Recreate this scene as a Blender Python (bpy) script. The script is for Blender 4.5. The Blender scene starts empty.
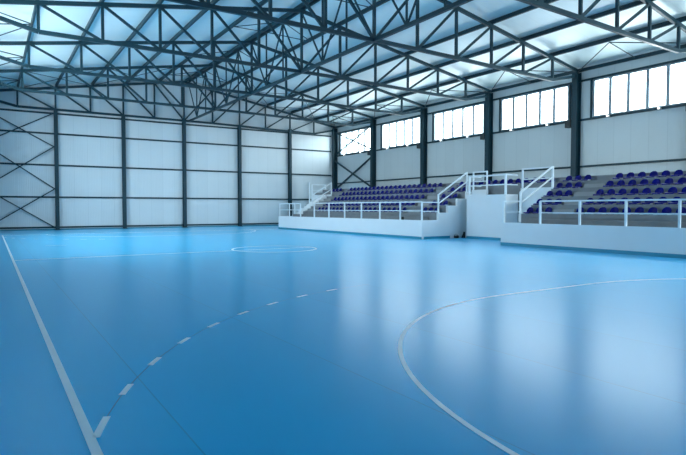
import bpy, bmesh, math, random
from mathutils import Vector, Matrix
random.seed(4)
PI = math.pi
scn = bpy.context.scene
C = scn.collection

# ------------------------------------------------------------------ helpers
class MB:
    """collects shapes in world space; build() links them as one mesh"""
    def __init__(self, org=(0, 0, 0)):
        self.v = []; self.f = []; self.o = Vector(org); self.smooth = False
    def add(self, vs, fs):
        n = len(self.v)
        self.v += [Vector(a) - self.o for a in vs]
        self.f += [tuple(i + n for i in f) for f in fs]
        return self
    def box(self, x0, x1, y0, y1, z0, z1):
        if x0 > x1: x0, x1 = x1, x0
        if y0 > y1: y0, y1 = y1, y0
        if z0 > z1: z0, z1 = z1, z0
        vs = [(x0,y0,z0),(x1,y0,z0),(x1,y1,z0),(x0,y1,z0),(x0,y0,z1),(x1,y0,z1),(x1,y1,z1),(x0,y1,z1)]
        return self.add(vs, [(3,2,1,0),(4,5,6,7),(0,1,5,4),(1,2,6,5),(2,3,7,6),(3,0,4,7)])
    def beam(self, a, b, w, h=None, up=(0, 0, 1)):
        """rectangular bar from a to b: h along 'up', w across"""
        h = h or w
        a = Vector(a); b = Vector(b); d = (b - a).normalized(); u = Vector(up)
        if abs(d.dot(u)) > .98: u = Vector((0, 1, 0))
        s = d.cross(u).normalized(); u = s.cross(d).normalized()
        vs = []
        for p in (a, b):
            for i, j in ((-1,-1),(1,-1),(1,1),(-1,1)):
                vs.append(p + s*(i*w/2) + u*(j*h/2))
        return self.add(vs, [(0,1,2,3),(7,6,5,4),(0,4,5,1),(1,5,6,2),(2,6,7,3),(3,7,4,0)])
    def rod(self, a, b, r, n=10):
        a = Vector(a); b = Vector(b); d = (b - a).normalized()
        u = Vector((0,0,1)) if abs(d.z) < .95 else Vector((1,0,0))
        s = d.cross(u).normalized(); u = s.cross(d)
        vs = [p + (s*math.cos(2*PI*k/n) + u*math.sin(2*PI*k/n))*r for p in (a, b) for k in range(n)]
        fs = [(k, (k+1) % n, n+(k+1) % n, n+k) for k in range(n)]
        fs += [tuple(range(n-1,-1,-1)), tuple(range(n, 2*n))]
        return self.add(vs, fs)
    def poly_y(self, pts, y0, y1):
        """outline given in (x, z), extruded along y"""
        n = len(pts)
        vs = [(x, y0, z) for x, z in pts] + [(x, y1, z) for x, z in pts]
        fs = [tuple(range(n)), tuple(range(2*n-1, n-1, -1))]
        fs += [(i, i+n, (i+1) % n+n, (i+1) % n) for i in range(n)]
        return self.add(vs, fs)
    def build(self, name, mat, parent=None, bevel=0):
        me = bpy.data.meshes.new(name)
        me.from_pydata([tuple(v) for v in self.v], [], self.f)
        bm = bmesh.new(); bm.from_mesh(me); bmesh.ops.recalc_face_normals(bm, faces=bm.faces)
        if bevel:
            bmesh.ops.bevel(bm, geom=bm.edges[:], offset=bevel, segments=2, affect='EDGES', profile=.6)
        bm.to_mesh(me); bm.free()
        me.materials.append(mat)
        if self.smooth:
            for p in me.polygons: p.use_smooth = True
        o = bpy.data.objects.new(name, me); C.objects.link(o)
        if parent: o.parent = parent
        else: o.location = self.o
        return o

def tag(o, label, cat, group=None, kind=None):
    o['label'] = label; o['category'] = cat
    if group: o['group'] = group
    if kind: o['kind'] = kind
    return o
def thing(name, loc, label, cat, group=None, kind=None):
    o = bpy.data.objects.new(name, None); C.objects.link(o); o.location = loc
    o.empty_display_size = .2
    return tag(o, label, cat, group, kind)
def dup(root, loc, label):
    r = root.copy(); C.objects.link(r); r.location = loc; r['label'] = label
    for ch in root.children:
        c = ch.copy(); C.objects.link(c); c.parent = r
        for g in ch.children:
            d = g.copy(); C.objects.link(d); d.parent = c
    return r
ORD = ['first','second','third','fourth','fifth','sixth','seventh','eighth','ninth','tenth','eleventh','twelfth',
       'thirteenth','fourteenth','fifteenth','sixteenth','seventeenth','eighteenth','nineteenth','twentieth',
       'twenty-first','twenty-second','twenty-third','twenty-fourth']

# ------------------------------------------------------------------ materials
def pmat(name, col, rough=.5, metal=0, spec=.5):
    m = bpy.data.materials.new(name); m.use_nodes = True
    b = m.node_tree.nodes['Principled BSDF']
    b.inputs['Base Color'].default_value = (*col, 1)
    b.inputs['Roughness'].default_value = rough
    b.inputs['Metallic'].default_value = metal
    b.inputs['Specular IOR Level'].default_value = spec
    return m
def nodes(m):
    nt = m.node_tree
    return nt, nt.nodes, nt.links, nt.nodes['Principled BSDF']
def mottled(name, c1, c2, rough=.5, scale=3., bump=0, spec=.5, metal=0, detail=4):
    m = pmat(name, c1, rough, metal, spec); nt, N, L, b = nodes(m)
    tc = N.new('ShaderNodeTexCoord'); nz = N.new('ShaderNodeTexNoise')
    nz.inputs['Scale'].default_value = scale; nz.inputs['Detail'].default_value = detail
    L.new(tc.outputs['Object'], nz.inputs['Vector'])
    mx = N.new('ShaderNodeMix'); mx.data_type = 'RGBA'
    mx.inputs[6].default_value = (*c1, 1); mx.inputs[7].default_value = (*c2, 1)
    L.new(nz.outputs['Fac'], mx.inputs[0]); L.new(mx.outputs[2], b.inputs['Base Color'])
    if bump:
        bp = N.new('ShaderNodeBump'); bp.inputs['Strength'].default_value = bump; bp.inputs['Distance'].default_value = .02
        L.new(nz.outputs['Fac'], bp.inputs['Height']); L.new(bp.outputs['Normal'], b.inputs['Normal'])
    return m
def math_node(N, L, op, a, b=None, c=None):
    n = N.new('ShaderNodeMath'); n.operation = op
    for i, v in enumerate((a, b, c)):
        if v is None: continue
        if isinstance(v, (int, float)): n.inputs[i].default_value = v
        else: L.new(v, n.inputs[i])
    return n.outputs[0]
def panel_mat(name, axis, col, dark, rough, period=1.04, spec=.5, line=.012, fine=True):
    """sandwich panel sheet: joint every 'period' metres along the axis, faint flutes, mottling"""
    m = pmat(name, col, rough, 0, spec); nt, N, L, b = nodes(m)
    tc = N.new('ShaderNodeTexCoord'); sp = N.new('ShaderNodeSeparateXYZ'); L.new(tc.outputs['Object'], sp.inputs[0])
    a = sp.outputs[axis]
    fr = math_node(N, L, 'FRACT', math_node(N, L, 'DIVIDE', math_node(N, L, 'ADD', a, 200.0), period))
    d = math_node(N, L, 'ABSOLUTE', math_node(N, L, 'SUBTRACT', fr, .5))
    joint = math_node(N, L, 'GREATER_THAN', d, .5 - line)
    # panel by panel difference
    cell = math_node(N, L, 'FLOOR', math_node(N, L, 'DIVIDE', math_node(N, L, 'ADD', a, 200.0), period))
    wn = N.new('ShaderNodeTexWhiteNoise'); wn.noise_dimensions = '1D'; L.new(cell, wn.inputs['W'])
    nz = N.new('ShaderNodeTexNoise'); nz.inputs['Scale'].default_value = .6; nz.inputs['Detail'].default_value = 5
    L.new(tc.outputs['Object'], nz.inputs['Vector'])
    f = math_node(N, L, 'ADD', math_node(N, L, 'MULTIPLY', wn.outputs['Value'], .22),
                  math_node(N, L, 'MULTIPLY', nz.outputs['Fac'], .35))
    f = math_node(N, L, 'ADD', f, math_node(N, L, 'MULTIPLY', joint, .55))
    mx = N.new('ShaderNodeMix'); mx.data_type = 'RGBA'; mx.clamp_factor = True
    mx.inputs[6].default_value = (*col, 1); mx.inputs[7].default_value = (*dark, 1)
    L.new(f, mx.inputs[0]); L.new(mx.outputs[2], b.inputs['Base Color'])
    if fine:
        wv = math_node(N, L, 'SINE', math_node(N, L, 'MULTIPLY', a, 2*PI/.13))
        h = math_node(N, L, 'ADD', math_node(N, L, 'MULTIPLY', wv, .25), math_node(N, L, 'MULTIPLY', nz.outputs['Fac'], 3.))
        bp = N.new('ShaderNodeBump'); bp.inputs['Strength'].default_value = .25; bp.inputs['Distance'].default_value = .02
        L.new(h, bp.inputs['Height']); L.new(bp.outputs['Normal'], b.inputs['Normal'])
    return m

M = {}
M['steel'] = mottled('dark_steel_paint', (.007,.032,.046), (.012,.043,.06), .45, 2., 0, .3)
M['rod'] = pmat('dark_rod_paint', (.02,.042,.056), .45)
M['far_panel'] = panel_mat('far_wall_panel', 0, (.63,.665,.685), (.48,.525,.55), .33, 1.05)
M['side_panel'] = panel_mat('side_wall_panel', 1, (.56,.61,.63), (.41,.46,.48), .38, 1.05)
M['near_panel'] = panel_mat('near_wall_panel', 0, (.60,.68,.73), (.45,.53,.58), .35, 1.05)
M['roof'] = panel_mat('roof_sheet', 1, (.78,.88,.89), (.66,.77,.79), .3, 1.0, .6, .015)
M['white'] = mottled('white_render', (.73,.75,.77), (.68,.70,.72), .6, 1.4, .05)
M['rail'] = pmat('white_rail_paint', (.70,.75,.79), .35)
M['concrete'] = mottled('grey_concrete', (.15,.165,.185), (.23,.245,.265), .7, 2.2, .15)
M['concrete_light'] = mottled('pale_grey_concrete', (.24,.255,.27), (.31,.325,.34), .7, 3., .1)
M['skirt'] = pmat('teal_vinyl_skirting', (.01,.24,.36), .4)
M['seat'] = mottled('navy_seat_plastic', (.0002,.002,.13), (.0004,.003,.16), .42, 6., 0, .14)
M['bracket'] = pmat('seat_bracket_metal', (.45,.48,.52), .35, .6)
M['frame'] = pmat('grey_window_frame', (.24,.29,.33), .4)
M['black'] = mottled('black_cloth', (.008,.009,.011), (.014,.015,.018), .7, 20.)
M['box'] = mottled('black_box_paint', (.012,.018,.022), (.018,.026,.03), .5, 8.)
M['lamp_body'] = pmat('lamp_housing', (.35,.38,.4), .35, .5)
def line_paint():
    return mottled('worn_white_line_paint', (.86,.95,.99), (.76,.85,.90), .42, 5.)
M['line'] = line_paint()
M['seam'] = pmat('dark_blue_trace', (.003,.17,.33), .4)

def floor_material():
    m = pmat('blue_sports_vinyl', (.0,.28,.56), .36, 0, .5); nt, N, L, b = nodes(m)
    tc = N.new('ShaderNodeTexCoord'); sp = N.new('ShaderNodeSeparateXYZ'); L.new(tc.outputs['Object'], sp.inputs[0])
    x = sp.outputs[0]; P = 2.08
    q = math_node(N, L, 'DIVIDE', math_node(N, L, 'ADD', x, 9.4 + 100*P), P)
    fr = math_node(N, L, 'FRACT', q)
    d = math_node(N, L, 'ABSOLUTE', math_node(N, L, 'SUBTRACT', fr, .5))
    seam = math_node(N, L, 'GREATER_THAN', d, .5 - .0035)
    wn = N.new('ShaderNodeTexWhiteNoise'); wn.noise_dimensions = '1D'
    L.new(math_node(N, L, 'FLOOR', q), wn.inputs['W'])
    nz = N.new('ShaderNodeTexNoise'); nz.inputs['Scale'].default_value = .35; nz.inputs['Detail'].default_value = 6
    L.new(tc.outputs['Object'], nz.inputs['Vector'])
    f = math_node(N, L, 'ADD', math_node(N, L, 'MULTIPLY', wn.outputs['Value'], .25), math_node(N, L, 'MULTIPLY', nz.outputs['Fac'], .5))
    mx = N.new('ShaderNodeMix'); mx.data_type = 'RGBA'
    mx.inputs[6].default_value = FLOOR_A; mx.inputs[7].default_value = FLOOR_B
    L.new(f, mx.inputs[0])
    m2 = N.new('ShaderNodeMix'); m2.data_type = 'RGBA'; m2.inputs[7].default_value = (.0,.13,.28,1)
    L.new(math_node(N, L, 'MULTIPLY', seam, .35), m2.inputs[0]); L.new(mx.outputs[2], m2.inputs[6])
    # matt vinyl body under a thin semi-matt wear layer: a tighter and a wider gloss lobe, both stronger at grazing angles
    N.remove(b); out = [n for n in N if n.type == 'OUTPUT_MATERIAL'][0]
    n2 = N.new('ShaderNodeTexNoise'); n2.inputs['Scale'].default_value = 9; n2.inputs['Detail'].default_value = 3
    L.new(tc.outputs['Object'], n2.inputs['Vector'])
    bp = N.new('ShaderNodeBump'); bp.inputs['Strength'].default_value = .12; bp.inputs['Distance'].default_value = .01
    L.new(n2.outputs['Fac'], bp.inputs['Height'])
    df = N.new('ShaderNodeBsdfDiffuse'); L.new(m2.outputs[2], df.inputs['Color'])
    lw = N.new('ShaderNodeLayerWeight'); lw.inputs['Blend'].default_value = .5
    f4 = math_node(N, L, 'POWER', lw.outputs['Facing'], 4.0)
    cur = df.outputs[0]
    for rough, base, gain in GLOSS:
        gl = N.new('ShaderNodeBsdfGlossy'); gl.inputs['Color'].default_value = (1, 1, 1, 1)
        L.new(math_node(N, L, 'ADD', math_node(N, L, 'MULTIPLY', nz.outputs['Fac'], .02), rough), gl.inputs['Roughness'])
        L.new(bp.outputs['Normal'], gl.inputs['Normal'])
        mxs = N.new('ShaderNodeMixShader')
        L.new(math_node(N, L, 'ADD', math_node(N, L, 'MULTIPLY', f4, gain), base), mxs.inputs[0])
        L.new(cur, mxs.inputs[1]); L.new(gl.outputs[0], mxs.inputs[2]); cur = mxs.outputs[0]
    L.new(cur, out.inputs[0])
    return m
FLOOR_A = (.0, .50, .88, 1); FLOOR_B = (.0, .43, .79, 1); GLOSS = ((.38, .005, .19), (.235, .030, .38))
M['floor'] = floor_material()

def pane_material():
    m = bpy.data.materials.new('window_glass'); m.use_nodes = True
    nt = m.node_tree; N = nt.nodes; L = nt.links; N.clear()
    out = N.new('ShaderNodeOutputMaterial'); mix = N.new('ShaderNodeMixShader')
    tr = N.new('ShaderNodeBsdfTransparent'); gl = N.new('ShaderNodeBsdfGlossy')
    tr.inputs[0].default_value = (.95, .98, 1, 1); gl.inputs['Roughness'].default_value = .05
    mix.inputs[0].default_value = .07
    L.new(tr.outputs[0], mix.inputs[1]); L.new(gl.outputs[0], mix.inputs[2]); L.new(mix.outputs[0], out.inputs[0])
    return m
M['pane'] = pane_material()
def emit(name, col, s):
    m = bpy.data.materials.new(name); m.use_nodes = True
    b = m.node_tree.nodes['Principled BSDF']
    b.inputs['Emission Color'].default_value = (*col, 1); b.inputs['Emission Strength'].default_value = s
    return m
M['lens'] = emit('lit_lamp_lens', (1, .98, .95), 1.4)

# ------------------------------------------------------------------ key dimensions
XR, XL, XC = 21.25, -11.44, 5.0          # side walls, ridge
YF, YN = 49.4, -6.0                      # far and near walls
ZE, ZEL, ZR = 10.55, 10.79, 13.5          # top chord at the two eaves and the ridge
def ztop(x):
    return ZE + (XR - x)*(ZR - ZE)/(XR - XC) if x >= XC else ZEL + (x - XL)*(ZR - ZEL)/(XC - XL)
ROOF_UP = .34
COLY = [49.2, 41.9, 34.44, 27.07, 19.75, 12.4]            # column / truss lines
FARX = [-11.44, -6.04, -.76, 4.57, 10.03, 15.58, 21.25]   # far wall columns

# ------------------------------------------------------------------ setting
b = MB(); b.box(XL-.3, XR+.3, YN-.3, YF+.3, -.3, 0)
tag(b.build('floor', M['floor']), 'blue vinyl sports hall floor', 'floor', kind='structure')

b = MB()
for xa, xb in ((XL-.35, XC), (XC, XR+.35)):
    za, zb = ztop(xa)+ROOF_UP, ztop(xb)+ROOF_UP
    b.add([(xa,YN-.3,za),(xb,YN-.3,zb),(xb,YF+.3,zb),(xa,YF+.3,za),(xa,YN-.3,za+.2),(xb,YN-.3,zb+.2),(xb,YF+.3,zb+.2),(xa,YF+.3,za+.2)],
          [(0,1,2,3),(7,6,5,4),(0,4,5,1),(1,5,6,2),(2,6,7,3),(3,7,4,0)])
tag(b.build('ceiling', M['roof']), 'pale glossy pitched roof sheeting', 'ceiling', kind='structure')

def gable(name, y0, y1, mat, label):
    pts = [(XL-.3, 0), (XR+.3, 0), (XR+.3, ztop(XR)+ROOF_UP), (XC, ztop(XC)+ROOF_UP), (XL-.3, ztop(XL)+ROOF_UP)]
    b = MB(); b.poly_y(pts, y0, y1)
    return tag(b.build(name, mat), label, 'wall', kind='structure')
gable('wall_far', YF, YF+.25, M['far_panel'], 'pale panelled far end wall of the hall')
WZ0, WZ1 = 7.52, 9.86
BAYS = [(-2.3, 5.05), (5.05, 12.4), (12.4, 19.75), (19.75, 27.07), (27.07, 34.44), (34.44, 41.9), (41.9, 49.2)]
WIN = [(a+.68, a+.68+5.65) for a, _ in BAYS]
ADDED_WINL = WIN[3:6]; WL0 = 5.8  # unseen left windows, added and enlarged to let in more light
def side_wall(name, x0, x1, label, wins, wz):
    b = MB(); zt = ztop(x0) + ROOF_UP; WZ0 = wz
    b.box(x0, x1, YN, YF, 0, WZ0); b.box(x0, x1, YN, YF, WZ1, zt)
    ys = [YN] + [v for w in wins for v in w] + [YF]
    for i in range(0, len(ys), 2): b.box(x0, x1, ys[i], ys[i+1], WZ0, WZ1)
    return tag(b.build(name, M['side_panel']), label, 'wall', kind='structure')
side_wall('wall_right', XR, XR+.2, 'grey panelled side wall above the seating', WIN, WZ0)
side_wall('wall_left', XL-.2, XL, 'grey panelled side wall beside the touchline', ADDED_WINL, WL0)

ADDED_NW = [(8.0, 12.8), (14.4, 19.6)]; NZ0, NZ1 = 5.4, 9.8  # unseen windows behind the camera, added to brighten the hall
b = MB(); zt = ZE + ROOF_UP
b.box(XL-.3, XR+.3, YN-.25, YN, 0, NZ0)
xs = [XL-.3] + [v for w_ in ADDED_NW for v in w_] + [XR+.3]
for i in range(0, len(xs), 2): b.box(xs[i], xs[i+1], YN-.25, YN, NZ0, NZ1)
b.poly_y([(XL-.3, NZ1), (XR+.3, NZ1), (XR+.3, zt), (XC, ZR+ROOF_UP), (XL-.3, ztop(XL)+ROOF_UP)], YN-.25, YN)
tag(b.build('wall_near', M['near_panel']), 'pale panelled end wall behind the viewpoint', 'wall', kind='structure')
for i, (xa, xb) in enumerate(ADDED_NW):
    t = thing('window_%d' % (20+i), ((xa+xb)/2, YN, NZ0), 'tall added fill-light window in the end wall behind the viewpoint, %s from its left' % ORD[i], 'window', 'added end wall windows', 'structure')
    f = MB(t.location); g = .1
    f.box(xa, xb, YN-.15, YN+.03, NZ0, NZ0+g); f.box(xa, xb, YN-.15, YN+.03, NZ1-g, NZ1)
    for k in range(4):
        xx = xa+g/2 + k*(xb-xa-g)/3; f.box(xx-g/2, xx+g/2, YN-.15, YN+.03, NZ0+g, NZ1-g)
    f.build('frame', M['frame'], t)
    p = MB(t.location); p.box(xa+.02, xb-.02, YN-.1, YN-.085, NZ0+.02, NZ1-.02); p.build('pane', M['pane'], t)
def window(n, x, ya, yb, label, WZ0=7.52):
    t = thing('window_%d' % n, (x, (ya+yb)/2, WZ0), label, 'window', 'side wall windows', 'structure')
    o = t.location
    f = MB(o); g = .085
    f.box(x-.05, x+.07, ya, yb, WZ0, WZ0+g); f.box(x-.05, x+.07, ya, yb, WZ1-g, WZ1)
    n_ = 5; w = (yb-ya)/n_
    for k in range(n_+1):
        yy = ya + k*w; h = .095 if 0 < k < n_ else .11
        y0 = max(ya, yy-h); y1 = min(yb, yy+h)
        f.box(x-.05, x+.07, y0, y1, WZ0+g, WZ1-g)
    f.build('frame', M['frame'], t)
    p = MB(o); p.box(x+.01, x+.025, ya+.02, yb-.02, WZ0+.02, WZ1-.02)
    p.build('pane', M['pane'], t)
for i, (ya, yb) in enumerate(WIN):
    window(i+1, XR, ya, yb, 'five-pane daylit window in the right wall, %s from the far corner' % ORD[len(WIN)-1-i])
for i, (ya, yb) in enumerate(ADDED_WINL):
    window(i+8, XL, ya, yb, 'added five-pane fill-light window in the left wall, %s from the far corner' % ORD[len(ADDED_WINL)-1-i], WL0)

# ------------------------------------------------------------------ steel columns
def hcol(org, axis, d, w, h, name, label, group, kind=None):
    """H section; web runs along the axis ('x' or 'y') for depth d; org is the room-side face centre"""
    t = thing(name, org, label, 'column', group, kind)
    x, y, z = org; fl = .035
    def bx(m, a0, a1, b0, b1, z0, z1):
        if axis == 'x': m.box(x+a0, x+a1, y+b0, y+b1, z0, z1)
        else: m.box(x+b0, x+b1, y+a0, y+a1, z0, z1)
    m = MB(org)
    s = 1 if d > 0 else -1
    bx(m, 0, s*fl, -w/2, w/2, z, h); bx(m, d-s*fl, d, -w/2, w/2, z, h); bx(m, s*fl, d-s*fl, -.03, .03, z, h)
    m.build('shaft', M['steel'], t)
    m = MB(org); bx(m, -s*.04, d, -w/2-.05, w/2+.05, z, z+.04); m.build('base_plate', M['steel'], t)
    return t
CORNERS = ['far corner'] + [None]*9
for i, yv in enumerate(COLY):
    hcol((XR-.5, yv-(.17 if i == 0 else 0), 0), 'x', .48, .36, ztop(XR)-.08, 'steel_column',
         'dark steel column in the corner of far wall and right wall' if i == 0 else
         'dark steel column against the window wall, %s from the far corner' % ORD[i], 'right wall columns')
for i, xv in enumerate(FARX[1:-1]):
    hcol((xv, YF-.42, 0), 'y', .40, .27, 10.0, 'steel_column',
         'tall dark steel column against the far wall, %s from the left' % ORD[i], 'far wall columns')
for i, yv in enumerate(COLY):
    hcol((XL+.5, yv-(.17 if i == 0 else 0), 0), 'x', -.48, .36, ztop(XL)-.08, 'trim_%d' % (i+1), 'dark steel column against the left side wall, %s from the far corner' % ORD[i], 'left wall columns', 'structure')

# girts of the far wall
for i, zz in enumerate((.22, 2.72, 5.36, 7.96, 9.62)):
    b = MB((XC, YF-.06, zz)); b.box(XL+.02, XR-.52, YF-.09, YF-.005, zz-.07, zz+.07)
    tag(b.build('wall_rail', M['steel']), ['dark horizontal steel rail along the foot of the far wall', 'dark steel rail across the far wall, second from the floor',
        'dark steel rail across the far wall, third from the floor', 'dark steel rail across the far wall, fourth from the floor',
        'dark steel rail across the far wall just below the truss'][i], 'rail', 'far wall rails')
for i, (zz, h) in enumerate(((4.48, .12), (7.45, .13), (9.93, .12), (10.62, .2))):
    b = MB((XR, 20, zz)); b.box(XR-.11, XR-.005, YN+.1, YF-.1, zz-h/2, zz+h/2)
    tag(b.build('wall_rail', M['steel']), ['dark steel rail along the right wall above the seating', 'dark steel rail under the window row',
        'dark steel rail along the top of the window row', 'dark steel eave beam along the right wall under the roof'][i], 'rail', 'right wall rails')
# jamb posts beside the windows
for i, (ya, yb) in enumerate(WIN[2:]):
    for k, (yy, sd) in enumerate(((ya-.1, 'near'), (yb+.12, 'far'))):
        b = MB((XR, yy, WZ0)); b.box(XR-.09, XR-.005, yy-.05, yy+.05, 7.52, 9.87)
        tag(b.build('window_post', M['steel']), 'dark upright post at the %s edge of the window %s from the far corner' % (sd, ORD[4-i]), 'post', 'posts beside the windows')

# ------------------------------------------------------------------ roof trusses
NR = [XC + k*(XR-XC)/6 for k in range(6)]       # ridge .. last vertical, right half
NL = [XC - k*(XC-XL)/6 for k in range(6)]
ZBR = [9.92, 9.9, 9.86, 9.80, 9.76, 9.71]; ZBL = [9.92]*6        # bottom chord nodes
def warp(x, far):
    if not far: return x
    nom = [XL + (XC-XL)/3*k for k in range(3)] + [XC + (XR-XC)/3*k for k in range(4)]
    for i in range(6):
        if x <= nom[i+1] + 1e-6:
            t = (x-nom[i])/(nom[i+1]-nom[i]); return FARX[i]+t*(FARX[i+1]-FARX[i])
    return x
def make_truss(y, label, far=False):
    org = (XC, y, 9.9)
    t = thing('roof_truss', org, label, 'truss', 'roof trusses')
    W = lambda x: warp(x, far)
    for nn, ZB, xe, sd in ((NR, ZBR, XR-.25, 1), (NL, ZBL, XL+.25, -1)):
        b = MB(org); b.beam((W(XC), y, ztop(XC)), (W(xe), y, ztop(xe)), .15, .19); b.build('top_chord', M['steel'], t)
        b = MB(org)
        pts = [(nn[k], ZB[k]) for k in range(6)] + [(xe, ztop(xe)-.33)]
        for (xa, za), (xb, zb) in zip(pts, pts[1:]):
            b.beam((W(xa), y, za), (W(xb), y, zb), .15, .18)
        b.build('bottom_chord', M['steel'], t)
        for k in range(6):
            if k == 0 and sd < 0: continue
            b = MB(org); b.beam((W(nn[k]), y, ZB[k]), (W(nn[k]), y, ztop(nn[k])), .13, .13, (0,1,0)); b.build('vertical', M['steel'], t)
        for k in range(5):
            b = MB(org); b.beam((W(nn[k]), y, ZB[k]), (W(nn[k+1]), y, ztop(nn[k+1])), .118, .118); b.build('diagonal', M['steel'], t)
    return t
make_truss(49.12, 'dark steel roof truss tight against the far gable wall', far=True)
t1 = make_truss(41.9, 'dark steel roof truss, second from the far wall')
for i, yv in enumerate(COLY[2:]):
    dup(t1, (XC, yv, 9.9), 'dark steel roof truss, %s from the far wall%s' % (ORD[i+2], ', nearest to the viewer' if i == 3 else ''))

# longitudinal truss under the ridge, one per bay, and its long bottom tie
b = MB((XC, 25, 9.92)); b.box(XC-.075, XC+.075, 12.4, 49.1, 9.92-.09, 9.92+.07)
tag(b.build('ridge_tie', M['steel']), 'dark steel tie running lengthwise along the truss bottoms at mid-span', 'tie')
BAYN = ['nearest bay', 'second bay from the viewer', 'middle bay', 'second bay from the far wall', 'bay at the far wall']
LB = [(12.4, 19.75), (19.75, 27.07), (27.07, 34.44), (34.44, 41.9), (41.9, 49.12)]
for i, (y0, y1) in enumerate(LB):
    org = (XC, y0, 9.92); t = thing('ridge_bracing', org, 'dark zigzag steel bracing under the ridge in the %s' % BAYN[i], 'bracing', 'ridge bracing')
    s = (y1-y0)/3; zb, zt = 9.92, ZR-.05
    for k in (1, 2):
        b = MB(org); b.beam((XC, y0+k*s, zb), (XC, y0+k*s, zt), .08, .08, (0,1,0)); b.build('vertical', M['steel'], t)
    for (a, za), (c, zc) in (((0, zb), (1, zt)), ((1, zt), (2, zb)), ((2, zb), (3, zt))):
        b = MB(org); b.beam((XC, y0+a*s, za), (XC, y0+c*s, zc), .075, .075, (1,0,0)); b.build('diagonal', M['steel'], t)
# purlins
px = [(-1, k) for k in range(5, 0, -1)] + [(0, 0)] + [(1, k) for k in range(1, 6)]
for sd, k in px:
    x = XC if k == 0 else (NR[k] if sd > 0 else NL[k])
    z = ztop(x) + .2
    b = MB((x, 25, z))
    for xo in ((-.16, .16) if k == 0 else (0,)):
        zz = ztop(x+xo) + .2
        b.box(x+xo-.055, x+xo+.055, YN+.05, YF-.05, zz-.11, zz+.12)
    if k == 0: lab = 'doubled dark ridge purlin at the top of the roof'
    else: lab = 'dark purlin under the %s roof slope, %s from the ridge' % ('right' if sd > 0 else 'left', ORD[k-1])
    tag(b.build('purlin', M['steel']), lab, 'purlin', 'roof purlins')
b = MB((XL, 20, 10.62)); b.box(XL+.005, XL+.11, YN+.1, YF-.1, 10.52, 10.72)
tag(b.build('trim_7', M['steel']), 'dark steel eave beam along the left wall', 'trim', kind='structure')

# star-shaped roof braces beside the eaves, one per bay and side
for i, (y0, y1) in enumerate(LB):
    for sd, nn, xe, nm in ((1, NR, XR-.15, 'right'), (-1, NL, XL+.15, 'left')):
        x = nn[5]; z = ztop(x)+.04; ym = (y0+y1)/2
        org = (x, ym, z); t = thing('roof_brace', org, 'thin three-legged roof brace, %s eave, %s' % (nm, BAYN[i]), 'brace', 'eave braces')
        for yy, ze in ((y0, ztop(xe)-.05), (y1, ztop(xe)-.05), (ym, ztop(xe)+.05)):
            b = MB(org); b.rod((x, ym, z), (xe, yy, ze), .03); b.build('rod', M['rod'], t)
        x1 = nn[1]; z1 = ztop(x1)+.05; s = (y1-y0)/3
        org = (x1, ym, z1); t = thing('roof_brace', org, 'thin rods from ridge to first %s purlin, %s' % (nm, BAYN[i]), 'brace', 'ridge braces')
        for yy in (y0+s, y1-s):
            b = MB(org); b.rod((x1, ym, z1), (XC, yy, ZR+.05), .028); b.build('rod', M['rod'], t)
for sd, nn, nm in ((1, NR, 'right'), (-1, NL, 'left')):
    for ka, kb in ((5, 3), (3, 1)):
        xa, xb = nn[ka], nn[kb]; y0, y1 = 42.0, 49.0
        org = (xa, 45.5, ztop(xa))
        t = thing('cross_brace', org, 'thin crossed roof rods by the far gable, %s slope, %s pair' % (nm, 'outer' if ka == 5 else 'inner'), 'brace', 'roof cross braces')
        for ya, yb, dz in ((y0, y1, 0), (y1, y0, .05)):
            b = MB(org); b.rod((xa, ya, ztop(xa)+.02+dz), (xb, yb, ztop(xb)+.02+dz), .025); b.build('rod', M['rod'], t)

# cross braces on the walls
def xbrace(p, label):
    org = p[0]; t = thing('cross_brace', org, label, 'brace', 'wall cross braces'); W_ = .085 if p[0][1] == p[1][1] else .13
    n = [(0, -.045, 0), (0, .045, 0)] if p[0][1] == p[1][1] else [(-.068, 0, 0), (.068, 0, 0)]
    for (a, c), off in (((p[0], p[2]), n[0]), ((p[1], p[3]), n[1])):
        b = MB(org); b.beam(Vector(a)+Vector(off), Vector(c)+Vector(off), W_, W_); b.build('rod', M['steel'], t)
zs = [.18, 3.4, 6.87, 9.6]
for i in range(3):
    y = YF-.25
    xbrace([(FARX[0]+.3, y, zs[i]), (FARX[1]-.16, y, zs[i]), (FARX[1]-.16, y, zs[i+1]), (FARX[0]+.3, y, zs[i+1])],
           'dark crossed steel bars at the left end of the far wall, %s' % ['lowest of the stack', 'middle of the stack', 'topmost of the stack'][i])
for i, (za, zb) in enumerate(((3.9, 6.9), (7.62, 10.0))):
    x = XR-.3
    xbrace([(x, 42.1, za), (x, 48.8, za), (x, 48.8, zb), (x, 42.1, zb)],
           'dark crossed steel bars in the corner bay, %s' % ['below the window', 'in front of the corner window'][i])

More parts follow.
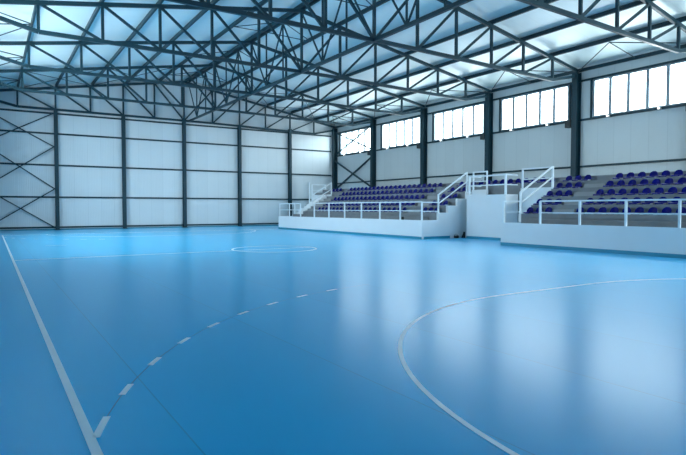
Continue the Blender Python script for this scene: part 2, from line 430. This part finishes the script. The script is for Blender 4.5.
# boxes on columns and lamps under the windows
for i, yv in enumerate(COLY[1:]):
    y0 = yv + .19
    t = thing('column_box', (XR-.35, y0, 7.05), 'small black box fixed to the column %s from the far corner, beside the window sill' % ORD[i+1], 'box', 'boxes on the columns')
    b = MB(t.location); b.box(XR-.52, XR-.14, y0+.03, y0+.45, 7.02, 7.5); b.build('housing', M['box'], t, .02)
    b = MB(t.location); b.box(XR-.42, XR-.24, y0-.012, y0+.03, 7.15, 7.4); b.build('bracket', M['steel'], t)
def flood_lamp(x, yy, sd, label):
    t = thing('flood_lamp', (x, yy, 7.36), label, 'lamp', 'lamps under the windows')
    o = t.location
    b = MB(o); b.box(x, x+sd*.123, yy-.05, yy+.05, 7.36, 7.46); b.build('bracket', M['lamp_body'], t)
    b = MB(o); b.box(x-sd*.13, x, yy-.075, yy+.075, 7.37, 7.47); b.build('housing', M['lamp_body'], t, .015)
    b = MB(o); b.box(x-sd*.145, x-sd*.131, yy-.055, yy+.055, 7.385, 7.455); b.build('lens', M['lens'], t)
    ld = bpy.data.lights.new('lamp_light', 'SPOT'); ld.energy = LAMP_W; ld.color = (.93, .97, 1.0)
    ld.spot_size = math.radians(60); ld.spot_blend = 1.0; ld.shadow_soft_size = .12
    lo = bpy.data.objects.new('lamp_light', ld); C.objects.link(lo); lo.parent = t
    lo.location = (-sd*.2, 0, .08)
    lo.rotation_euler = Vector((-sd*.85, 0, .52)).to_track_quat('-Z', 'Y').to_euler()
LAMP_W = 330
for bi in (6, 5, 4, 3, 2):
    a = BAYS[bi][0]
    for dy, fn in ((5.17, 'far'), (2.13, 'near')):
        flood_lamp(XR-.23, a+dy, 1, 'small lit lamp, %s one under the window %s from the far corner' % (fn, ORD[6-bi]))

# ------------------------------------------------------------------ the seating stands
TX = [11.75, 12.5, 13.3, 14.1, 14.9, 15.72, 20.7]
TZ = [1.55, 1.98, 2.41, 2.84, 3.24, 3.52]
FX, FZ = 10.45, 1.11
def tiers(t, o, y0, y1, ks, first=True):
    for k in ks:
        b = MB(o); b.box(TX[k], TX[k+1], y0, y1, 0, TZ[k]); b.build('tier', M['concrete'], t)
def aisle_steps(t, o, y0, y1, ks):
    for k in ks:
        zb = TZ[k-1] if k else 1.05
        b = MB(o); b.box(TX[k]-.36, TX[k]-.004, y0, y1, zb+.003, zb+(TZ[k]-zb)/2); b.build('aisle_step', M['concrete_light'], t)
def front_wall(t, o, y0, y1):
    b = MB(o); b.box(FX, FX+.16, y0, y1, 0, FZ); b.build('front_wall', M['white'], t)
    b = MB(o); b.box(FX-.012, FX-.001, y0, y1, 0, .15); b.build('skirting', M['skirt'], t)
    b = MB(o); b.box(FX+.161, TX[0]-.002, y0+.16, y1-.16, 0, 1.05); b.build('walkway', M['concrete'], t)
    b = MB(o); b.box(TX[0]-.38, TX[0]-.003, y0+.9, y1-.9, 1.052, 1.30); b.build('low_step', M['concrete'], t)
def end_profile():
    pts = [(FX+.161, 0), (FX+.161, FZ), (TX[0], FZ)]
    for k in range(4):
        pts += [(TX[k], TZ[k]-.004), (TX[k+1], TZ[k]-.004)]
    return pts + [(TX[4], 0)]

# far stand
S1Y0, S1Y1 = 22.5, 39.3
o = Vector((14, 30, 0))
st = thing('grandstand', o, 'far white-fronted concrete seating stand with the longer block of blue seats', 'stand')
front_wall(st, o, S1Y0, 41.4)
tiers(st, o, S1Y0+.161, S1Y1, range(4)); tiers(st, o, S1Y0+.161, 42.75, (4, 5))
b = MB(o); b.poly_y(end_profile(), S1Y0, S1Y0+.16); b.build('end_wall', M['white'], st)
b = MB(o); b.box(FX+.16, 12.7, S1Y0-.011, S1Y0-.001, 0, .15); b.build('skirting', M['skirt'], st)
b = MB(o); b.box(FX+.161, 14.5, 41.24, 41.4, 0, FZ); b.build('end_wall', M['white'], st)
b = MB(o); b.box(14.5, 14.62, 39.301, 42.75, 0, 3.02); b.build('parapet', M['white'], st)
b = MB(o); b.box(14.621, 14.898, 39.301, 42.75, 0, 2.9); b.build('walkway', M['concrete'], st)
aisle_steps(st, o, 24.55, 25.75, range(5)); aisle_steps(st, o, 38.05, 39.25, range(4))
# near stand
S2Y0, S2Y1 = -3.0, 16.6
o = Vector((14, 8, 0))
st2 = thing('grandstand', o, 'near white-fronted concrete seating stand at the right edge', 'stand')
front_wall(st2, o, S2Y0, S2Y1)
tiers(st2, o, S2Y0, S2Y1-.161, range(6))
b = MB(o); b.poly_y(end_profile(), S2Y1-.16, S2Y1); b.build('end_wall', M['white'], st2)
aisle_steps(st2, o, 13.75, 14.85, range(5))
# between them: tower and walkway
o = Vector((14, 20.4, 0))
tw = thing('observation_tower', o, 'plain white block standing between the two stands', 'block')
b = MB(o); b.box(13.45, 14.48, 18.9, 21.87, 0, 2.6); b.build('body', M['white'], tw)
b = MB(o); b.box(13.437, 13.449, 18.9, 21.87, 0, .15); b.build('skirting', M['skirt'], tw)
o = Vector((16, 19.4, 0))
wk = thing('walkway_deck', o, 'raised walkway joining the two stands behind the white block', 'walkway')
b = MB(o); b.box(14.5, 14.62, S2Y1+.001, 18.75, 0, 2.95); b.build('parapet', M['white'], wk)
b = MB(o); b.box(14.5, 14.62, 21.25, S1Y0-.001, 0, 2.95); b.build('parapet', M['white'], wk)
b = MB(o); b.box(14.5, 14.62, 18.75, 21.25, 0, 2.55); b.build('threshold', M['concrete'], wk)
b = MB(o); b.box(14.621, TX[4]-.001, S2Y1+.001, S1Y0-.001, 0, 2.55); b.build('deck', M['concrete'], wk)
b = MB(o); b.box(TX[4], TX[5], S2Y1+.001, S1Y0+.159, 0, TZ[4]); b.build('tier', M['concrete'], wk)
b = MB(o); b.box(TX[5]+.001, TX[6], S2Y1+.001, S1Y0+.159, 0, TZ[5]); b.build('tier', M['concrete'], wk)
# access stair at the far end
o = Vector((12.8, 40.7, 0))
ast = thing('access_stair', o, 'white stair climbing at the far end of the far stand', 'stair')
b = MB(o); n = 10
pts = [(11.77, 0)]
for k in range(n):
    x = 11.77 + k*2.71/n; zk = 1.05 + (k+1)*1.88/n; pts += [(x, zk), (x+2.71/n, zk)]
pts.append((14.48, 0)); b.poly_y(pts, 40.0, 41.2); b.build('flight', M['white'], ast)

# ------------------------------------------------------------------ railings
def railing(label, pts, posts, mids=(.53,), name='railing', r=.03, pr=.04, group='white railings'):
    """pts: polyline of the top rail, posts: (x, y, z0, z1), mids: drops below the top rail"""
    org = Vector((posts[0][0], posts[0][1], posts[0][2])); t = thing(name, org, label, 'railing', group)
    def run(dz, nm, rr):
        b = MB(org)
        for a, c in zip(pts, pts[1:]):
            a = Vector(a)-Vector((0,0,dz)); c = Vector(c)-Vector((0,0,dz))
            b.beam(a, c, rr*2, rr*2)
        b.build(nm, M['rail'], t)
    run(0, 'top_rail', r*1.1)
    for m in mids: run(m, 'mid_rail', r*.85)
    for x, y, z0, z1 in posts:
        b = MB(org); b.box(x-pr, x+pr, y-pr, y+pr, z0, z1); b.build('post', M['rail'], t)
    return t
RX, RZ = FX+.08, 2.19
ys = [22.58, 24.6, 26.7, 28.8, 30.9, 33.05, 35.25]
railing('long white railing on the front wall of the far stand', [(RX, ys[0], RZ), (RX, ys[-1], RZ)], [(RX, y, FZ, RZ) for y in ys])
ys = [37.5, 39.5, 41.3]
railing('short white railing on the far end of the far stand front wall', [(RX, ys[0], RZ), (RX, ys[-1], RZ), (12.0, 41.3, RZ)],
        [(RX, y, FZ, RZ) for y in ys] + [(12.0, 41.3, FZ, RZ)])
ys = [14.37, 12.36, 10.33, 8.31, 6.28, 4.25]
railing('long white railing on the front wall of the near stand', [(RX, ys[0], RZ-.04), (RX, ys[-1], RZ-.04)], [(RX, y, FZ, RZ-.04) for y in ys])
def slant(y, label, x0=11.92, x1=14.35, z0=2.62, z1=4.02):
    org = Vector((x0, y, FZ)); t = thing('stair_railing', org, label, 'railing', 'white railings')
    def bar(nm, a, c, w):
        b = MB(org); b.beam(a, c, w, w); b.build(nm, M['rail'], t)
    bar('top_rail', (x0, y, z0), (x1, y, z1), .075); bar('mid_rail', (x0, y, z0-.53), (x1, y, z1-.56), .06)
    bar('level_rail', (RX+.05, y, RZ-.02), (x0, y, RZ-.02), .06); bar('level_rail', (RX+.05, y, RZ-.55), (x0, y, RZ-.55), .05)
    for (x, za, zb) in ((x0, TZ[0], z0+.03), (x1, TZ[3], z1+.03)):
        b = MB(org); b.box(x-.042, x+.042, y-.042, y+.042, za, zb); b.build('post', M['rail'], t)
    return t
slant(22.62, 'white sloping railing on the stepped end of the far stand beside the block', x0=11.85, x1=14.2)
sr = slant(16.5, 'white sloping railing on the stepped end of the near stand', x0=11.75, x1=14.28)
b = MB(sr.location); b.box(RX-.045, RX+.045, 16.455, 16.545, FZ, RZ); b.build('post', M['rail'], sr)
# slanted rail at the other end of the far stand
org = Vector((12.6, 39.26, TZ[1])); t = thing('stair_railing', org, 'white sloping railing at the distant end of the far stand', 'railing', 'white railings')
for nm, dz, w in (('top_rail', 0, .075), ('mid_rail', .55, .06)):
    b = MB(org); b.beam((12.6, 39.26, 2.92-dz), (14.55, 39.26, 4.02-dz), w); b.build(nm, M['rail'], t)
for x, za, zb in ((12.6, TZ[1], 2.95), (14.55, TZ[3], 4.05)):
    b = MB(org); b.box(x-.042, x+.042, 39.218, 39.3, za, zb); b.build('post', M['rail'], t)
railing('short white railing on the parapet at the distant end of the far stand', [(14.56, 42.7, 4.0), (16.0, 42.7, 4.0)],
        [(14.56, 42.7, 3.02, 4.0), (16.0, 42.7, 3.52, 4.0)])
railing('white guard railing round the top of the white block', [(14.5, 21.72, 3.7), (13.52, 21.72, 3.7), (13.52, 18.97, 3.7), (14.5, 18.97, 3.7)],
        [(13.52, 21.72, 2.6, 3.74), (13.52, 18.97, 2.6, 3.74)], (.55,), r=.035, pr=.05)
railing('short level white railing on the walkway left of the white block', [(14.56, 22.42, 4.04), (14.56, 21.3, 4.04)], [(14.56, 21.3, 2.95, 4.08), (14.56, 22.4, 2.95, 4.08)], (.58,), r=.035)
railing('short level white railing on the walkway right of the white block', [(14.56, 16.68, 4.02), (14.56, 18.66, 4.02)], [(14.56, 18.66, 2.95, 4.06), (14.56, 16.68, 2.95, 4.06)], (.58,), r=.035)

# ------------------------------------------------------------------ seats
def make_seat(loc, label, group):
    t = thing('stadium_seat', loc, label, 'seat', group)
    # backrest: rounded shell, wrapped a little forward at the sides
    b = MB(); nu, nv = 10, 6; vs = []; fs = []
    for lay in (0, 1):
        for j in range(nv+1):
            v = j/nv
            w = .19*math.sqrt(max(0, 1-(v*.97)**3.0))
            for i in range(nu+1):
                u = -1 + 2*i/nu
                vs.append((.13+.055*v - .07*u*u*(1-.4*v) + lay*.022, u*w, .08+.245*v + lay*.004))
    S = (nu+1)*(nv+1); g = lambda l, j, i: l*S + j*(nu+1) + i
    for j in range(nv):
        for i in range(nu):
            fs.append((g(0,j,i), g(0,j,i+1), g(0,j+1,i+1), g(0,j+1,i)))
            fs.append((g(1,j,i), g(1,j+1,i), g(1,j+1,i+1), g(1,j,i+1)))
        fs.append((g(0,j,0), g(0,j+1,0), g(1,j+1,0), g(1,j,0))); fs.append((g(0,j,nu), g(1,j,nu), g(1,j+1,nu), g(0,j+1,nu)))
    for i in range(nu):
        fs.append((g(0,0,i), g(1,0,i), g(1,0,i+1), g(0,0,i+1))); fs.append((g(0,nv,i), g(0,nv,i+1), g(1,nv,i+1), g(1,nv,i)))
    b.add(vs, fs); b.smooth = True; b.build('backrest', M['seat'], t)
    # pan: dished slab with a rolled front lip
    b = MB(); vs = []; fs = []; nu, nv = 8, 8
    for lay in (0, 1):
        for j in range(nv+1):
            v = j/nv; x = .15 - .36*v; lip = max(0, v-.75)/.25
            w = .195*(1-.12*lip**2) + .01*math.sin(v*PI)
            for i in range(nu+1):
                u = -1 + 2*i/nu
                z = .085 + .025*u*u*(1-v) - .012*math.sin(v*PI)*(1-u*u) - .05*lip**2
                vs.append((x - lay*.0, u*w, z - lay*.022))
    S = (nu+1)*(nv+1)
    for j in range(nv):
        for i in range(nu):
            q = lambda l, jj, ii: l*S + jj*(nu+1)+ii
            fs.append((q(0,j,i), q(0,j,i+1), q(0,j+1,i+1), q(0,j+1,i)))
            fs.append((q(1,j,i), q(1,j+1,i), q(1,j+1,i+1), q(1,j,i+1)))
        q = lambda l, jj, ii: l*S + jj*(nu+1)+ii
        fs.append((q(0,j,0), q(0,j+1,0), q(1,j+1,0), q(1,j,0))); fs.append((q(0,j,nu), q(1,j,nu), q(1,j+1,nu), q(0,j+1,nu)))
    q = lambda l, jj, ii: l*S + jj*(nu+1)+ii
    for i in range(nu):
        fs.append((q(0,0,i), q(1,0,i), q(1,0,i+1), q(0,0,i+1))); fs.append((q(0,nv,i), q(0,nv,i+1), q(1,nv,i+1), q(1,nv,i)))
    b.add(vs, [f for f in fs if f]); b.smooth = True; b.build('seat_pan', M['seat'], t)
    b = MB(); b.box(-.12, .12, -.15, .15, .0, .055); b.build('mounting', M['bracket'], t)
    return t
proto = [None]
def seat(x, y, z, label, group):
    if proto[0] is None:
        proto[0] = make_seat((x, y, z), label, group); return proto[0]
    s = dup(proto[0], (x, y, z), label); s['group'] = group; return s
ROW = ['front', 'second', 'third', 'fourth', 'top']
for k in range(5):
    x = TX[k] + .40; z = TZ[k] + .002; pitch = .556
    for j in range(21):
        seat(x, 26.3+j*pitch, z, 'dark blue seat in the %s row of the far stand, %s left of the aisle' % (ROW[k], ORD[j]), 'seats of the far stand')
    for j in range(3):
        seat(x, 24.27-j*.535, z, 'dark blue seat in the %s row of the far stand, %s right of the aisle' % (ROW[k], ORD[j]), 'seats of the far stand')
    for j in range(3):
        seat(x, 15.2+j*.55, z, 'dark blue seat in the %s row of the near stand, %s left of the aisle' % (ROW[k], ORD[j]), 'seats of the near stand')
    for j in range([10, 9, 8, 8, 8][k]):
        seat(x, 13.5-j*.552, z, 'dark blue seat in the %s row of the near stand, %s right of the aisle' % (ROW[k], ORD[j]), 'seats of the near stand')
for j in range(10):
    seat(TX[4]+.40, 22.55-j*.575, TZ[4]+.002, 'dark blue seat on the walkway behind the white block, %s from the far stand' % ORD[j], 'seats behind the white block')
for j in range(3):
    seat(TX[4]+.40, 39.1+j*.56, TZ[4]+.002, 'dark blue seat past the distant end of the far stand, %s from the railing' % ORD[j], 'seats past the far stand')

# ------------------------------------------------------------------ bits and pieces
t = thing('black_bag', (13.0, 22.3, 0), 'low black bag on the floor at the foot of the white stand end', 'bag')
b = MB(t.location); b.box(12.9, 13.16, 22.2, 22.38, .002, .17); b.build('body', M['black'], t, .035)
b = MB(t.location)
pp = [Vector((12.86+.13*(1-math.cos(a)), 22.29, .15+.10*math.sin(a))) for a in [PI*k/8 for k in range(9)]]
for a, c in zip(pp, pp[1:]): b.rod(a, c, .012, 6)
b.build('strap', M['black'], t)
b = MB((13.6, 22.3, 0))
prof = [(13.5, 0), (13.7, 0), (13.71, .12), (13.70, .36), (13.66, .38), (13.62, .25), (13.54, .13), (13.49, .06)]
b.poly_y(prof, 22.22, 22.34)
tag(b.build('black_pouch', M['black'], None, .012), 'narrow upright black pouch leaning in the corner by the white block', 'bag')
b = MB((17.9, YF-.25, 0)); b.rod((17.9, YF-.25, .0), (17.9, YF-.25, 4.6), .08)
tag(b.build('drain_pipe', M['rail']), 'white vertical pipe on the far wall behind the far stand', 'pipe')
b = MB((11.25, 24.9, 1.052)); b.box(11.15, 11.35, 25.25, 25.5, 1.054, 1.27)
tag(b.build('black_crate', M['box'], None, .01), 'small dark box on the walkway of the far stand behind the railing', 'box')

# ------------------------------------------------------------------ court markings
def strip(pts, w, name, label, mat=None, z=.004, group='court lines', cat='floor line'):
    b = MB(); n = len(pts); vs = []
    for i, p in enumerate(pts):
        a = Vector(pts[max(0, i-1)]); c = Vector(pts[min(n-1, i+1)]); d = (c-a); d.normalize()
        s = Vector((-d.y, d.x)); p = Vector(p)
        vs += [(*(p+s*w/2), z), (*(p-s*w/2), z), (*(p+s*w/2), .0005), (*(p-s*w/2), .0005)]
    fs = []
    for i in range(n-1):
        k = 4*i
        fs += [(k, k+1, k+5, k+4), (k+2, k+6, k+7, k+3), (k, k+4, k+6, k+2), (k+1, k+3, k+7, k+5)]
    fs += [(0, 2, 3, 1), (4*n-4, 4*n-3, 4*n-1, 4*n-2)]
    b.add(vs, fs)
    return tag(b.build(name, mat or M['line']), label, cat, group)
W, LM = 10.08, 20.45
arc = lambda cx, cy, r, a0, a1, n=40: [(cx+r*math.cos(math.radians(a0+(a1-a0)*k/n)), cy+r*math.sin(math.radians(a0+(a1-a0)*k/n))) for k in range(n+1)]
strip([(-W, y) for y in (0, 10, 20, 30, 2*LM)], .075, 'court_line', 'long pale touchline running along the left side of the floor')
strip([(-W+.04, LM), (0, LM), (1.87, LM)], .085, 'court_line', 'thin pale halfway line from the left touchline to the centre circle', z=.0045)
strip(arc(0, LM, 1.87, 0, 360, 90), .09, 'court_circle', 'thin pale centre circle on the floor', z=.005)
gl = arc(1.5, 0, 6, 0, 90) + arc(-1.5, 0, 6, 90, 180)
strip(gl, .058, 'court_line', 'curved pale goal area line in the right foreground')
strip([(x, 2*LM-y) for x, y in gl], .05, 'court_line', 'curved pale goal area line at the far end of the floor')
strip([(-W, 2*LM), (0, 2*LM), (W, 2*LM)], .05, 'court_line', 'pale goal line at the far end of the floor', z=.0045)
for k in range(9):
    a0 = 161.6 - 6.56*k; a1 = a0 - (2.9 if k == 0 else 2.1)
    strip(arc(-1.5, 0, 9, a0, a1, 4), .062, 'line_dash', 'white dash of the curved dashed line, %s from the touchline' % ORD[k], group='dashes of the curved line')
for k in range(8):
    a0 = 198.4 + 6.56*k; a1 = a0 + 2.1
    strip(arc(-1.5, 2*LM, 9, a0, a1, 4), .06, 'line_dash', 'faint dash of the dashed line at the far end, %s from the touchline' % ORD[k], group='dashes at the far end')
strip(arc(-1.5, 0, 9, 160, 100, 40), .009, 'guide_line', 'thin dark trace linking the white dashes on the floor', M['seam'], z=.002)
strip([(-8.5, 28.3), (-7.6, 28.2)], .05, 'court_line', 'short faint line on the floor beyond the halfway line')

# skirting along the foot of the walls
b = MB((XC, YF, 0)); b.box(XL, XR-.6, YF-.012, YF-.001, 0, .09)
tag(b.build('baseboard_far', M['skirt']), 'teal skirting along the far wall', 'skirting', kind='structure')

# ------------------------------------------------------------------ daylight
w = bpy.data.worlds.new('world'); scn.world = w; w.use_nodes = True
N = w.node_tree.nodes; L = w.node_tree.links
bg = N['Background']; tc = N.new('ShaderNodeTexCoord'); sp = N.new('ShaderNodeSeparateXYZ'); L.new(tc.outputs['Generated'], sp.inputs[0])
mr = N.new('ShaderNodeMapRange'); mr.inputs[1].default_value = -.08; mr.inputs[2].default_value = .10
L.new(sp.outputs[2], mr.inputs[0])
mx = N.new('ShaderNodeMix'); mx.data_type = 'RGBA'
mx.inputs[6].default_value = (.60, .68, .68, 1); mx.inputs[7].default_value = (.82, .97, 1.0, 1)
L.new(mr.outputs[0], mx.inputs[0]); L.new(mx.outputs[2], bg.inputs['Color'])
# sky gradient shaped for fill: brighter behind and left, dimmer beyond the window wall
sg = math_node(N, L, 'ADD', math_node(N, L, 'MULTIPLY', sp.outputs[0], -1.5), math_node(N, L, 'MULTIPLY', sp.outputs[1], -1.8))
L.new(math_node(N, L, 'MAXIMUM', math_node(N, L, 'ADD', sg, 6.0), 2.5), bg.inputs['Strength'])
for sx, xx, rot in ((1, XR+.1, PI/2), (-1, XL-.1, -PI/2)):
    for i, (ya, yb) in enumerate(WIN if sx > 0 else ADDED_WINL):
        ld = bpy.data.lights.new('window_portal', 'AREA'); ld.shape = 'RECTANGLE'; zb = WZ0 if sx > 0 else WL0; ld.size = WZ1-zb; ld.size_y = yb-ya
        ld.cycles.is_portal = True
        lo = bpy.data.objects.new('window_portal', ld); C.objects.link(lo)
        lo.location = (xx, (ya+yb)/2, (zb+WZ1)/2); lo.rotation_euler = (0, rot, 0)

for xa, xb in ADDED_NW:
    ld = bpy.data.lights.new('window_portal', 'AREA'); ld.shape = 'RECTANGLE'; ld.size = xb-xa; ld.size_y = NZ1-NZ0
    ld.cycles.is_portal = True
    lo = bpy.data.objects.new('window_portal', ld); C.objects.link(lo)
    lo.location = ((xa+xb)/2, YN-.2, (NZ0+NZ1)/2); lo.rotation_euler = (PI/2, 0, 0)

# ------------------------------------------------------------------ camera and view
cd = bpy.data.cameras.new('camera'); cam = bpy.data.objects.new('camera', cd); C.objects.link(cam)
cd.sensor_width = 36; cd.lens = 547.7*36/686; cd.clip_end = 200; cd.clip_start = .05
cam.location = (-10.72, -1.9, 1.856)
cam.rotation_euler = (math.radians(90-2.083), 0, math.radians(-32.763))
scn.camera = cam
vs = scn.view_settings
vs.view_transform = 'Standard'; vs.look = 'None'; vs.gamma = 1; vs.use_curve_mapping = False
vs.exposure = 1.93
scn.cycles.max_bounces = 10; scn.cycles.diffuse_bounces = 6; scn.cycles.glossy_bounces = 4
scn.cycles.sample_clamp_indirect = 8
